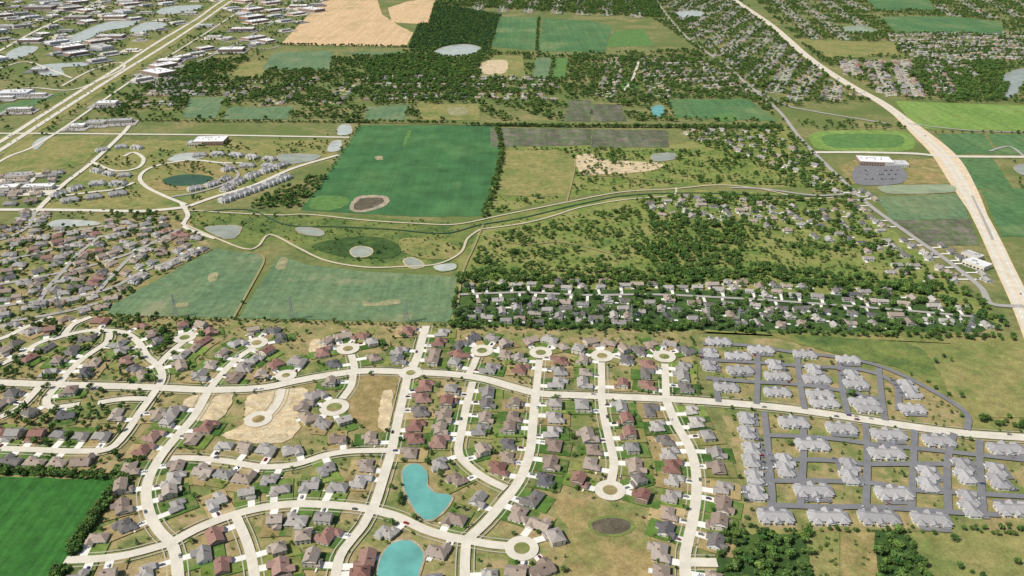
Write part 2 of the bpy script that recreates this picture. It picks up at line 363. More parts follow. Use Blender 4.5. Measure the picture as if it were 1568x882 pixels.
def place_house(x,y,ang,style,setback,roadw,lotw=23,lot=True,cars=True,sc=1.0,lotd=15,minr=6.5,drive=True):
    if lookr(x,y,minr)&7: return False
    if look(x,y)&8: return False
    me,gc,gy=random.choice(PAL[style]); s=sc*random.uniform(.9,1.1)
    put('house',me,x,y,.3,ang,s); ca,sa=math.cos(ang),math.sin(ang)
    def T(a,b): return (x+a*ca-b*sa,y+a*sa+b*ca)
    k=len(DF); z=.965+.001*(k%12)
    e=-(setback-roadw/2)-1
    if drive:
        a=len(DV); g=gc*s; wd=(3.1 if style!='old' else 1.8)*s
        for p in ((g-wd,e),(g+wd,e),(g+wd,gy*s+.1),(g-wd,gy*s+.1)): DV.append((*T(*p),z))
        DF.append((a,a+1,a+2,a+3))
        if random.random()<.5:
            a=len(DV)
            for p in ((g-wd*2.2,gy*s+2),(g-wd-.0,gy*s+2),(g-wd,gy*s+3.3),(g-wd*2.2,gy*s+3.3)): DV.append((*T(*p),z+.02))
            DF.append((a,a+1,a+2,a+3))
        if cars and random.random()<.4:
            px,py=T(g+random.uniform(-1.2,1.2),gy*s-random.uniform(3,5)); put('parked_car',CAR,px,py,1.0,ang+math.pi/2*random.choice((1,-1)))
        n=6
        for i in range(n): stamp(*T(g,gy*s+(e-gy*s)*i/(n-1)),3,4)
    if lot:
        zz=.86+.002*(k%30); a=len(LV); hw=lotw/2+.4
        q=[T(-hw,e),T(hw,e),T(hw,lotd),T(-hw,lotd)]
        if not any(look(*p)&2 for p in q) and not (look(*T(0,lotd))&8):
            LV.extend([(*p,zz) for p in q]); LF.append((a,a+1,a+2,a+3)); c=random.choice(LOTC)
            j=random.uniform(.85,1.12); LC.append(tuple(v*j for v in c))
    for a in (-5,0,5):
        for b_ in (-4,0,4): stamp(*T(a,b_),2.0,4)
    return True
HQ=[]
def along(w,width,spacing=21,setback=19.5,style='mix',sides=(1,-1),start=14,jit=0,**kw):
    d=0; nxt=start
    for i in range(len(w)-1):
        a,b=w[i],w[i+1]; l=math.dist(a,b)
        while d+l>=nxt:
            t=(nxt-d)/l; x,y=a[0]+(b[0]-a[0])*t,a[1]+(b[1]-a[1])*t; dx,dy=(b[0]-a[0])/l,(b[1]-a[1])/l
            for s in sides:
                if random.random()<(.15 if jit else .05): continue
                nx,ny=-dy*s,dx*s
                sb=setback+random.uniform(-1.8,2.8)+random.uniform(0,jit); jj=random.uniform(-jit,jit)+random.uniform(-1.2,1.2)
                ang=math.atan2(ny,nx)-math.pi/2
                HQ.append((x+nx*sb+dx*jj,y+ny*sb+dy*jj,ang+random.uniform(-.08,.08),style,sb,width,spacing-1,kw))
            nxt+=spacing*random.uniform(.94,1.1)
        d+=l
def flushH():
    for x,y,a,st,sb,w,lw,kw in HQ: place_house(x,y,a,st,sb,w,lw,**kw)
    HQ.clear()
def fill(poly,n,style='old',ang=None,sc=1,minr=8,yard=True):
    W=PP(poly); xs=[q[0] for q in W]; ys=[q[1] for q in W]; c=0; t=0
    while c<n and t<n*12:
        t+=1; x,y=random.uniform(min(xs),max(xs)),random.uniform(min(ys),max(ys))
        if pip(np.array([x]),np.array([y]),W)[0] and place_house(x,y,(random.choice((0,1.57,3.14,4.71)) if ang is None else ang+random.choice((0,3.14)))+random.uniform(-.1,.1),style,15,6,18,lot=yard,cars=False,sc=sc,lotd=9,minr=minr,drive=random.random()<.5): c+=1
def ring(c,R=12.5,isl='suburb',nh=8,style='mix',w=6.8):
    x,y=P(*c); n=36; RZ[0]+=.003; z=RZ[0]+.16
    ro=R; ri=R-w
    vs=[(x+r*math.cos(2*math.pi*i/n),y+r*math.sin(2*math.pi*i/n),zz) for r,zz in ((ro,z-.12),(ro,z),(ri,z),(ri,z-.12)) for i in range(n)]
    fs=[]
    for i in range(n):
        j=(i+1)%n
        for k in (0,1,2): fs.append((k*n+i,k*n+j,(k+1)*n+j,(k+1)*n+i))
    link(bpy.data.objects.new('cul_de_sac',meshobj('cul_de_sac',vs,fs,[M['conc']])))
    me=meshobj('traffic_island',[(x+ri*math.cos(2*math.pi*i/n),y+ri*math.sin(2*math.pi*i/n),z+.05) for i in range(n)],[tuple(range(n))],[M[isl]])
    link(bpy.data.objects.new('traffic_island',me))
    stamp(x,y,R*.9,1)
    for i in range(nh):
        t=2*math.pi*(i+.5)/nh; sb=R+15
        HQ.append((x+sb*math.cos(t),y+sb*math.sin(t),t-math.pi/2,style,15+4,8,15,{}))
# ================================================================ GROUND
link(bpy.data.objects.new('ground',meshobj('ground',[(-60000,-3000,0),(60000,-3000,0),(60000,90000,0),(-60000,90000,0)],[(0,1,2,3)],[M['ground']])))
A=lambda p,m,**k: sheet(M[m].name,p,m,'area',bit=0,amp=3,**k)
A([(-60,500),(165,482),(360,488),(695,498),(1060,505),(1075,640),(1120,820),(1110,960),(-60,960),(-60,700)],'suburb')
A([(700,355),(860,312),(1040,290),(1300,300),(1400,380),(1540,500),(1100,508),(700,498)],'scrub')
A([(770,225),(1040,220),(1200,190),(1300,290),(1180,287),(1040,284),(880,300),(745,330)],'scrub')
A([(285,322),(470,326),(700,342),(860,312),(735,352),(712,390),(680,412),(560,412),(470,392),(420,366),(385,385),(290,350)],'wet')
A([(1070,515),(1250,520),(1420,590),(1475,630),(1480,660),(1568,668),(1640,690),(1640,815),(1140,812),(1110,640)],'suburb')
A([(1060,508),(1568,516),(1640,520),(1640,670),(1480,660),(1475,630),(1420,590),(1250,522)],'meadow')
A([(1098,812),(1640,815),(1640,960),(1098,960)],'meadow')
A([(190,215),(530,215),(510,240),(450,262),(380,296),(285,318),(60,318),(130,260)],'meadow')
A([(0,345),(285,330),(320,375),(150,490),(-60,520),(-60,345)],'suburb')
A([(700,440),(1130,444),(1400,455),(1540,498),(1500,508),(1100,506),(700,498)],'forest')
A([(665,6),(768,24),(748,82),(626,74),(640,40)],'forest'); A([(1098,815),(1242,815),(1248,960),(1095,960)],'forest'); A([(1335,815),(1385,815),(1400,840),(1425,880),(1440,960),(1345,960)],'forest')
Fd=lambda p,m,**k: sheet(M[m].name,p,m,'field',bit=8,**k)
Fd([(552,192),(755,192),(766,240),(740,331),(640,332),(460,322),(500,270)],'crop')
Fd([(163,472),(330,381),(398,390),(404,402),(358,487),(165,482)],'crop2')
Fd([(428,391),(470,406),(560,416),(702,424),(688,494),(364,488),(405,425)],'crop2')
Fd([(-60,730),(183,734),(84,890),(60,960),(-60,960)],'cropdeep')
Fd([(497,0),(578,0),(585,22),(612,40),(633,50),(622,71),(520,70),(430,68),(470,25)],'wheat')
Fd([(594,12),(625,2),(668,-4),(656,38),(600,34)],'wheat')
for p,m in [([(765,25),(825,27),(820,77),(752,72)],'midgreen'),([(832,28),(905,32),(938,40),(925,82),(823,78)],'midgreen'),([(940,48),(985,45),(1002,70),(928,72)],'cropedge'),
 ([(1370,155),(1568,162),(1640,165),(1640,203),(1410,197),(1390,180)],'lime'),([(1435,205),(1505,205),(1528,236),(1455,235)],'midgreen'),([(1512,205),(1600,207),(1640,238),(1530,236)],'midgreen'),
 ([(1325,-3),(1420,-3),(1432,16),(1340,15)],'midgreen'),([(1345,26),(1460,25),(1532,34),(1538,52),(1370,50)],'midgreen'),([(1470,243),(1520,243),(1552,290),(1495,290)],'midgreen'),
 ([(1503,292),(1568,288),(1640,288),(1640,365),(1533,362)],'midgreen'),([(1340,302),(1468,297),(1485,335),(1365,338)],'crop2'),([(1365,338),(1485,335),(1500,376),(1415,376)],'garden'),([(1022,152),(1145,152),(1192,186),(1035,180)],'midgreen'),
 ([(750,196),(905,198),(905,222),(752,226)],'garden'),([(908,198),(1022,200),(1024,226),(905,226)],'garden'),([(775,230),(850,230),(880,245),(872,302),(760,300)],'meadow'),
 ([(30,210),(170,208),(130,250),(60,268),(-20,268)],'meadow'),([(0,160),(70,150),(105,138),(20,176),(-40,178)],'midgreen'),([(290,150),(345,148),(330,182),(280,180)],'crop2'),
 ([(370,95),(425,93),(400,120),(352,120)],'meadow'),([(420,80),(510,78),(505,108),(400,106)],'crop2'),([(560,165),(625,160),(620,184),(560,184)],'crop2'),([(870,155),(905,153),(905,186),(862,186)],'garden'),
 ([(905,160),(950,160),(960,186),(908,186)],'garden'),([(755,85),(800,85),(805,118),(735,118)],'meadow'),([(1215,60),(1370,66),(1375,84),(1270,90)],'meadow'),([(1455,525),(1640,520),(1640,640),(1490,640),(1470,590)],'meadow'),
 ([(820,750),(905,768),(985,795),(1005,850),(1000,960),(850,960),(872,810)],'dry'),([(1285,255),(1320,240),(1330,280),(1300,282)],'dry'),
 ([(1390,245),(1430,243),(1460,282),(1385,282)],'dry'),([(1240,815),(1283,815),(1290,900),(1245,900)],'meadow'),([(1287,815),(1338,815),(1345,900),(1295,900)],'dry'),([(1425,822),(1568,822),(1640,900),(1440,900)],'meadow'),
 ([(610,80),(640,85),(560,84),(520,80)],'crop2'),([(200,60),(260,62),(240,75),(190,78)],'meadow'),([(640,160),(735,160),(735,184),(645,184)],'meadow'),([(350,165),(450,163),(440,183),(340,183)],'crop2'),([(820,90),(845,88),(840,120),(815,120)],'crop2'),([(850,90),(870,88),(866,120),(845,120)],'cropedge')]:
    Fd(p,m)
Fd([(1240,208),(1262,201),(1320,200),(1385,202),(1400,215),(1392,230),(1320,232),(1262,230),(1245,222)],'lime',smooth=True)
Fd([(1258,211),(1275,206),(1320,205),(1375,207),(1385,215),(1375,225),(1320,227),(1272,225)],'cropedge',smooth=True)
Q=lambda p,m,b=8,**k: sheet(M[m].name,p,m,'patch',bit=b,smooth=True,**k)
Q([(535,319),(545,303),(570,299),(594,302),(592,314),(565,324),(545,325)],'gravel'); Q([(541,318),(550,306),(570,303),(586,304),(585,312),(565,320),(549,322)],'mulch')
Q([(574,240),(584,239),(586,245),(576,245)],'fadedirt'); Q([(480,303),(505,300),(530,303),(535,310),(515,321),(476,320)],'cropedge')
Q([(625,200),(630,200),(626,213),(620,225),(617,222)],'cropedge')
Q([(555,461),(570,464),(610,459),(612,466),(590,468),(570,470),(556,468)],'fadedirt'); Q([(430,395),(440,397),(436,412),(422,412)],'fadedirt'); Q([(320,420),(335,418),(328,432),(318,430)],'fadedirt'); Q([(270,465),(290,464),(286,471),(268,471)],'fadedirt')
Q([(378,610),(410,600),(465,595),(470,610),(455,640),(460,655),(440,675),(400,680),(340,668),(372,650)],'dirt')
Q([(545,578),(612,578),(606,600),(598,650),(575,662),(540,640),(528,610)],'browndirt'); Q([(585,600),(600,598),(598,655),(580,658)],'dirt')
Q([(290,606),(345,603),(355,620),(330,645),(300,660),(268,652)],'browndirt'); Q([(285,612),(308,606),(312,622),(290,640),(275,642)],'dirt'); Q([(330,608),(358,604),(340,640),(300,655),(310,630)],'dirt')
Q([(640,582),(672,582),(668,600),(636,598)],'dry',0); Q([(474,524),(490,519),(494,538),(476,542)],'dirt'); Q([(378,557),(405,550),(402,578),(378,582)],'dry',0)
Q([(500,562),(530,555),(533,566),(500,572)],'dry',0); Q([(775,622),(800,620),(796,645),(772,648)],'browndirt',0); Q([(1180,690),(1215,735),(1230,740),(1210,700)],'dry',0)
Q([(880,240),(905,236),(925,245),(1010,250),(995,262),(900,268),(885,258)],'dirt',0); Q([(740,95),(775,93),(772,112),(738,112)],'dirt')
Q([(620,365),(680,370),(705,385),(680,398),(630,392),(612,380)],'meadow',0); Q([(480,375),(560,362),(610,375),(600,395),(520,392)],'forest',0)
Q([(290,268),(250,255),(300,248),(345,262),(330,285),(250,292),(225,280)],'dry',0)
Q([(1180,512),(1300,518),(1400,530),(1440,575),(1450,610),(1425,590),(1380,565),(1290,545)],'wet',0)
Q([(240,120),(300,118),(290,140),(240,140)],'asphalt_old',0)
Q([(1312,282),(1382,280),(1378,256),(1314,254)],'asph')
for u,v in [(960,130),(700,170),(480,150),(1080,40),(1110,180),(600,140),(820,130),(300,105)]: Q([(u-14,v-4),(u+10,v-5),(u+15,v+5),(u-10,v+6)],random.choice(['dry','cropedge','fadedirt']),0)
# ---- ponds
pond([(617,722),(628,712),(645,714),(655,728),(654,745),(668,756),(691,760),(682,780),(660,797),(642,790),(628,768),(619,748)],'wturq')
pond([(578,900),(583,856),(603,832),(630,830),(647,848),(643,872),(630,905),(600,915)],'wturq')
pond([(905,802),(930,794),(958,797),(966,808),(950,818),(920,818),(908,812)],'mulch','wet',3)
pond([(315,349),(345,346),(368,348),(362,362),(348,366),(328,359)],'wgrey'); pond([(455,349),(480,350),(496,356),(488,362),(460,357)],'wgrey')
pond([(537,384),(550,378),(568,382),(566,391),(545,394)],'wgrey','dirt'); pond([(618,400),(630,395),(645,402),(648,409),(630,411)],'wgrey','dirt'); pond([(664,408),(695,404),(697,412),(675,416)],'wpale','wet')
pond([(258,246),(275,236),(310,235),(315,240),(285,247)],'wpale'); pond([(425,240),(445,236),(488,238),(478,246),(440,251)],'wgrey'); pond([(520,193),(535,191),(538,204),(518,207)],'wpale'); pond([(508,218),(522,216),(520,230),(502,232)],'wpale')
pond([(75,343),(95,337),(145,340),(148,345),(85,348)],'wpale'); pond([(664,82),(680,72),(715,68),(736,74),(725,84),(690,88)],'wpale','dirt'); pond([(998,165),(1014,162),(1017,176),(1002,179)],'wturq')
pond([(1036,19),(1070,17),(1078,24),(1045,27)],'wpale'); pond([(1292,42),(1320,40),(1345,48),(1318,50),(1298,50)],'wolive'); pond([(1348,286),(1400,284),(1455,284),(1460,294),(1400,297),(1358,296)],'wolive')
pond([(1535,118),(1560,106),(1600,104),(1600,122),(1568,128),(1555,146),(1535,150),(1545,132)],'wgrey'); pond([(250,276),(280,268),(318,270),(325,276),(300,284),(262,284)],'wgreen','wet')
pond([(10,84),(30,72),(58,72),(48,82),(22,91)],'wpale'); pond([(100,60),(122,50),(165,34),(213,31),(198,41),(160,48),(135,60),(112,66)],'wpale'); pond([(200,46),(225,34),(256,37),(238,45),(212,52)],'wpale')
pond([(240,20),(256,11),(306,8),(304,14),(262,22)],'wpale'); pond([(52,108),(62,100),(128,96),(131,101),(95,104),(98,114),(70,116)],'wpale'); pond([(1000,237),(1030,235),(1032,244),(1003,247)],'wgrey')
pond([(50,222),(62,212),(76,208),(66,220),(55,230)],'wpale'); pond([(1555,255),(1600,250),(1600,270),(1565,268)],'wgrey')
# ================================================================ ROADS
K=dict(walk=True)
road([(-60,585),(0,587),(60,589),(130,591),(230,594),(320,598),(400,595),(450,585),(500,576),(560,569),(629,571),(690,574),(740,581),(790,595),(830,604),(900,607),(1020,612),(1100,617),(1200,626),(1300,640),(1400,655),(1480,665),(1568,671),(1640,676)],11,mark=[0],**K)
def st(pts,style='mix',w=7.6,spacing=21,setback=19.5,sides=(1,-1),start=20,**kw):
    wl=road(pts,w,**K); along(wl,w,spacing,setback,style,sides,start,**kw); return wl
st([(320,598),(345,568),(366,548),(392,531)],'mix'); ring((393,526))
st([(543,570),(542,558),(538,544)],'mix'); ring((533,535))
st([(629,571),(640,545),(646,522),(653,500)],'mix',w=9); ring((629,572),12.5,'meadow',0,w=7.5)
st([(716,578),(724,562),(730,548)],'mix'); ring((738,538))
st([(821,604),(823,580),(826,552)]); ring((828,541))
st([(921,607),(921,580),(921,556)]); ring((922,546))
st([(1020,612),(1019,585),(1018,558)]); ring((1017,547))
ring((438,576),11,nh=7)
st([(320,598),(300,635),(275,665),(250,695),(232,725),(224,755),(230,790),(245,815),(262,833),(270,855),(274,900),(276,950)],'mix',w=8.6)
road([(432,597),(427,615),(415,632),(403,641)],8,**K); ring((396,643),13,'browndirt',0,w=7)
st([(541,573),(538,592),(524,612)],'grey'); ring((512,625),14.5,'suburb',9,'grey',w=7)
st([(624,578),(617,610),(608,650),(600,690),(588,730),(577,765),(570,783)],w=8.6)
st([(262,833),(300,812),(350,792),(400,779),(450,773),(500,774),(545,778),(575,783),(610,793),(650,812),(690,824),(715,828)],'grey',w=8.6)
st([(715,828),(745,800),(770,770),(790,745),(803,720),(812,690),(816,650),(820,606)],w=8.6)
st([(724,586),(715,620),(707,660),(702,690),(708,705),(730,725),(755,740),(775,749)])
st([(715,828),(712,860),(712,960)],'grey'); road([(715,828),(750,835),(782,838)],8,**K); ring((799,841),13,nh=9,style='mix')
st([(262,703),(300,703),(350,708),(400,716),(450,713),(500,698),(540,692),(598,691)],'grey',spacing=18,w=7.2)
st([(921,609),(925,640),(934,680),(940,710),(936,738)]); ring((934,752),13,nh=8,style='brown')
st([(1020,614),(1035,650),(1055,685),(1065,720),(1066,760),(1060,800),(1051,840),(1049,862),(1052,960)],w=8.6)
road([(1049,862),(1098,863)],9,**K)
st([(262,833),(200,850),(150,857),(100,859)],'grey')
st([(360,789),(374,820),(384,850),(392,900),(396,950)],'red',spacing=18); st([(568,783),(556,806),(535,832),(520,855),(512,900),(510,950)],'red',spacing=18)
road([(274,900),(330,905),(392,902)],8)
flushH()
fill([(395,800),(520,795),(520,830),(500,880),(405,880)],22,'red',.25,1.0,8)
fill([(285,815),(345,810),(375,880),(290,880)],9,'red',.25,1.0,8)
# west subdivision
st([(-60,686),(0,688),(60,690),(110,692),(165,689),(190,668),(215,632),(238,600),(249,580),(243,562),(226,547),(212,525),(192,511),(165,507),(130,508),(95,516)],'brown')
st([(90,590),(72,612),(80,625),(122,620)],'brown'); st([(90,590),(118,558),(145,538),(165,524),(168,510)],'brown')
st([(0,640),(30,625),(55,600),(62,590)],'brown'); st([(0,560),(30,545),(62,525),(95,516),(112,498),(140,486)],'brown'); st([(243,560),(262,540),(285,522)],'brown'); ring((283,518),12.5,style='red')
st([(-60,530),(0,520),(40,502),(80,486)],'mix'); st([(150,618),(190,612),(225,612)],'brown',sides=(1,))
for pts in [[(-60,480),(0,470),(60,462),(120,455),(175,440),(215,418),(262,400),(300,380)],[(-60,440),(0,436),(60,425),(130,410),(190,392),(235,372),(275,352)],[(-60,405),(0,400),(60,388),(120,372),(180,358),(240,348)],[(20,365),(60,362),(110,355),(170,345)],[(-60,500),(20,492),(100,478),(150,465)],[(60,462),(75,440),(95,418),(120,390),(150,365)],[(150,448),(175,420),(205,390),(235,372)],[(-60,372),(0,368),(40,350),(55,325)]]:
    wl=road(pts,6,'asphalt_old'); along(wl,6,16.5,14,random.choice(['mix','grey','mix']),(1,-1),8,lotd=9,minr=5.5,sc=.95)
R2=lambda p,w=9,m='conc',**k: road(p,w,m,**k)
R2([(-60,322),(60,322),(140,323),(220,324),(285,318)],11); R2([(285,318),(330,302),(390,284),(450,258),(518,238)],9); R2([(55,325),(95,285),(140,250),(188,205),(200,190)],9)
R2([(278,312),(288,330),(283,348),(330,366)],7); R2([(-60,205),(90,205),(190,206),(300,207),(420,209),(535,211)],9)
R2([(140,248),(175,262),(210,258),(220,244),(205,234),(190,240)],7); R2([(285,314),(250,300),(222,285),(215,270),(235,256),(290,246),(340,250),(375,250)],7); R2([(100,300),(140,295),(180,290),(205,280)],7)
R2([(340,250),(365,268),(340,284),(300,296),(262,302)],6,'asphalt_old')
def condos_along(pts,sp,off,sc=.75,idx=(0,1,2)):
    w=crom(PP(pts),5); d=0;nx_=10
    for i in range(len(w)-1):
        d+=math.dist(w[i],w[i+1])
        if d>nx_:
            nx_+=sp; a=math.atan2(w[i+1][1]-w[i][1],w[i+1][0]-w[i][0]); x,y=w[i][0]-math.sin(a)*off,w[i][1]+math.cos(a)*off
            put('apartment_building',CONDO[random.choice(idx)],x,y,.3,a+random.choice((0,math.pi)),(sc,sc*1.05,sc*1.5))
            for k in (-10,-5,0,5,10): stamp(x+k*math.cos(a),y+k*math.sin(a),5,4)
condos_along([(345,308),(390,292),(452,268)],30,0,.95,(0,2)); condos_along([(345,292),(378,274),(440,252)],36,0,.9)
condos_along([(300,240),(345,238),(420,246)],36,0,.85); condos_along([(345,262),(375,256),(425,256)],36,0,.85); condos_along([(292,292),(325,284),(350,274)],32,0,.8); condos_along([(85,302),(140,284),(200,284)],36,0,.85); condos_along([(100,310),(150,303),(205,296)],36,0,.85); condos_along([(150,232),(190,226),(215,228)],36,0,.75); condos_along([(145,262),(180,270),(215,268)],36,0,.75)
for p in [[(285,345),(330,365),(375,382),(395,378),(408,362),(422,362),(460,382),(500,400),(560,410),(620,409),(670,405),(705,388),(716,366),(735,352)],[(290,323),(420,330),(470,329),(560,338),(640,343),(700,344),(770,330),(860,312),(950,295),(1030,290),(1100,284),(1165,290),(1240,305),(1310,298)],[(735,352),(800,343),(845,332),(890,318),(960,306),(1028,300),(1035,288)]]:
    road(p,3.6,'path',name='footpath')
road([(310,325),(380,322),(440,345),(520,348),(600,352),(680,358),(735,345),(800,334),(880,315),(960,300),(1060,296),(1180,300),(1290,302)],3,'wgreen',name='creek_water')
for p in [[(850,235),(880,245),(868,310)],[(900,270),(960,272),(1040,282)],[(735,360),(800,375),(860,372),(940,390)],[(740,345),(725,380),(708,420),(700,470),(688,495)],[(400,392),(404,402),(384,440),(358,487)]]: road(p,2.8,'dirtpath',name='dirt_track')
dual=[[(-120,290),(-60,250),(0,218),(60,180),(120,142),(180,105),(240,66),(300,30),(350,-3),(420,-30)],[(-120,306),(-60,266),(0,231),(60,192),(125,150),(188,110),(250,72),(308,34),(364,-3),(430,-30)]]
sheet('highway_median',[(-120,282),(0,212),(120,138),(240,62),(345,-5),(420,-30),(440,-30),(372,-5),(260,74),(130,158),(0,240),(-120,312)],'meadow','field',bit=1,amp=2)
for p in dual: R2(p,12,name='highway',mark=[-5,0,5])
R2([(-120,330),(0,248),(50,226),(100,195),(150,160),(200,125),(250,92),(320,48),(380,8),(400,-10)],7); R2([(-60,110),(0,78),(60,45),(110,22),(160,-3)],11); R2([(0,140),(50,135),(110,138),(160,120),(190,104),(180,96),(140,108),(95,132)],7)
R2([(450,-10),(440,20),(400,45),(360,68),(310,92),(260,110)],7,'asphalt_old'); R2([(330,60),(400,75),(430,70)],7,'asphalt_old'); R2([(0,105),(40,95),(80,108),(110,120)],7); R2([(160,33),(250,30),(340,25)],7,'asphalt_old')
HWY=[(1095,-25),(1128,2),(1180,38),(1240,90),(1300,130),(1350,158),(1392,190),(1445,240),(1482,300),(1512,355),(1540,415),(1566,470),(1590,530)]
sw=crom(PP(HWY),8); link(bpy.data.objects.new('road_shoulder',ribbon('road_shoulder',sw,25,'sandroad',.9)))
[stamp(x,y,15,1) for x,y in sw]
sw2=crom(PP([(1365,168),(1410,205),(1447,240),(1475,285),(1510,350)]),8); link(bpy.data.objects.new('road_shoulder',ribbon('road_shoulder',sw2,44,'sandroad',.89,taper=1)))
for o in (-5.6,5.6):
    w=[]
    for i,(x,y) in enumerate(sw):
        a=sw[max(0,i-1)];b=sw[min(len(sw)-1,i+1)];l=math.dist(a,b); w.append((x-(b[1]-a[1])/l*o,y+(b[0]-a[0])/l*o))
    road(w[::3],8.6,'conc',name='highway',img=False,mark=[0])
road([(1488,300),(1505,335),(1520,368)],4,'asphalt_old',name='road_patch')
R2([(1240,234),(1320,234),(1400,236),(1450,240),(1568,241),(1640,241)],13); R2([(990,-20),(1030,35),(1065,68),(1110,100),(1150,135),(1192,170),(1225,212),(1262,250),(1310,296),(1340,322),(1400,365),(1450,400),(1500,440),(1518,466),(1568,470)],8,'asphalt_old'); R2([(1310,296),(1250,300),(1170,290),(1120,288)],6,'asphalt_old'); R2([(978,95),(968,122),(955,140)],7); R2([(1060,60),(1110,58),(1175,60)],8,'asphalt_old'); R2([(1150,135),(1200,160),(1240,170),(1360,190)],8,'asphalt_old')
R2([(1390,190),(1480,200),(1568,203),(1640,204)],6,'asphalt_old')
R2([(100,183),(300,185),(520,187),(760,192),(1000,190),(1200,192)],3.5,'dirtpath',name='rail_trail')
R2([(1568,240),(1545,225),(1515,232)],6,'asphalt_old')
DIAG=[(1290,285),(1340,322),(1400,365),(1450,400),(1500,440),(1518,460)]
along(crom(PP(DIAG),6),8,24,18,'old',(1,-1),8,lot=False,jit=6)
for p in [[(705,452),(800,449),(900,453),(1000,452),(1130,458),(1250,466),(1380,476),(1490,486)]]:
    road(p,5,'asphalt_old'); along(crom(PP(p),6),5,21,16,'old',(1,-1),8,lot=False,minr=6,jit=9,cars=False,sc=1.0)
flushH()
fill([(705,432),(1130,434),(1400,450),(1540,500),(1300,502),(705,494)],175,'old',None,1.0,7.5,False)
fill([(975,300),(1130,305),(1330,330),(1350,355),(1130,340),(1000,330)],60,'old',None,1.0,9,False)
fill([(1150,345),(1330,350),(1440,430),(1380,430),(1300,380)],20,'old',None,1.0,9,False)
fill([(1030,200),(1180,196),(1290,275),(1250,290),(1180,250)],40,'old',-.8,1,9,False)
fill([(0,350),(280,335),(310,372),(200,430),(150,480),(0,505)],110,'mix',.3,.95,7)
fill([(0,262),(95,262),(60,312),(0,315)],30,'grey',.3,1.1,9,False)
def subdivision(poly,ang,rows,spacing,style,w=6,mat='asphalt_old',setback=15,sc=1.1,draw=True,lot=True,jit=4):
    W=PP(poly); cx=sum(q[0] for q in W)/len(W); cy=sum(q[1] for q in W)/len(W); Rr=max(math.dist(q,(cx,cy)) for q in W)
    ca,sa=math.cos(ang),math.sin(ang); k=int(Rr/rows)
    for i in range(-k,k+1):
        off=i*rows+random.uniform(-8,8); n=int(2*Rr/20); xs=np.array([cx+(-Rr+20*j)*ca-off*sa for j in range(n)]); ys=np.array([cy+(-Rr+20*j)*sa+off*ca for j in range(n)])
        ins=pip(xs,ys,W); run=[]; ph=random.uniform(0,6); am=random.uniform(3,12)
        for j in list(range(n))+[None]:
            if j is not None and ins[j] and not (look(xs[j],ys[j])&10): run.append((xs[j]+am*math.sin(ys[j]/110+ph),ys[j]+am*math.sin(xs[j]/100+ph)))
            else:
                if len(run)>3:
                    wl=crom(run,15)
                    if draw: road(run,w,mat,img=False,step=20)
                    along(wl,w,spacing,setback,style,(1,-1),8,lot=lot,cars=False,sc=sc,lotd=11,minr=7,jit=jit)
                run=[]
    flushH()
subdivision([(1020,95),(1130,100),(1190,165),(1150,150),(1000,120)],.2,75,24,'old')
subdivision([(1010,-5),(1120,-5),(1240,92),(1340,152),(1200,158),(1060,60)],1.15,75,24,'old')
subdivision([(1150,-5),(1320,-5),(1330,60),(1230,70)],1.4,110,32,'old')
subdivision([(1270,92),(1500,92),(1440,152),(1350,150)],1.2,72,23,'mix',sc=1.2); subdivision([(1350,55),(1640,45),(1640,100),(1400,92)],.1,80,26,'old')
subdivision([(700,-5),(1000,-5),(1005,28),(720,18)],1.5,115,30,'old'); subdivision([(1430,0),(1640,0),(1640,28),(1440,28)],1.3,130,34,'old')
subdivision([(390,122),(540,112),(550,160),(330,165)],1.5,130,26,'old',draw=False,jit=10); subdivision([(200,140),(360,122),(330,150),(200,172)],0.1,110,26,'old',jit=8)
subdivision([(860,90),(1000,88),(1010,150),(860,150)],1.45,130,25,'old',draw=False,jit=10); subdivision([(550,120),(860,118),(860,152),(560,150)],0.0,110,26,'old',draw=False,jit=10)
link(bpy.data.objects.new('driveways',meshobj('driveways',DV,DF,[M['drive']]))); 
link(bpy.data.objects.new('lawns',meshobj('lawns',LV,LF,[M['lot']],cols=LC)))
# ---- condos
for c in [[(1075,528),(1140,530),(1210,540),(1280,548),(1340,560),(1400,585),(1475,630),(1480,660)],[(1075,552),(1150,556),(1230,562),(1320,568),(1370,590),(1375,630)],[(1080,580),(1150,586),(1220,590),(1290,600),(1345,612)],[(1160,535),(1160,575),(1158,620)],[(1095,580),(1100,617)],[(1220,545),(1225,590),(1232,628)],[(1285,550),(1290,600),(1298,636)],[(1345,565),(1350,612),(1355,645)],
  [(1170,632),(1175,680),(1178,720),(1182,760),(1180,800)],[(1175,668),(1260,672),(1340,682),(1440,692),(1568,706)],[(1178,706),(1260,706),(1320,712),(1400,712),(1500,712)],[(1182,738),(1260,738),(1340,742),(1400,752),(1450,755),(1568,762)],[(1180,775),(1260,778),(1340,778),(1440,785),(1530,790)],[(1325,650),(1328,700),(1325,780)],[(1400,660),(1398,712),(1395,780)],[(1460,665),(1450,712),(1452,785)],[(1500,675),(1500,712),(1505,790)],[(1230,640),(1230,700),(1225,778)]]:
    road(c,6,'asph',name='driveway_lane')
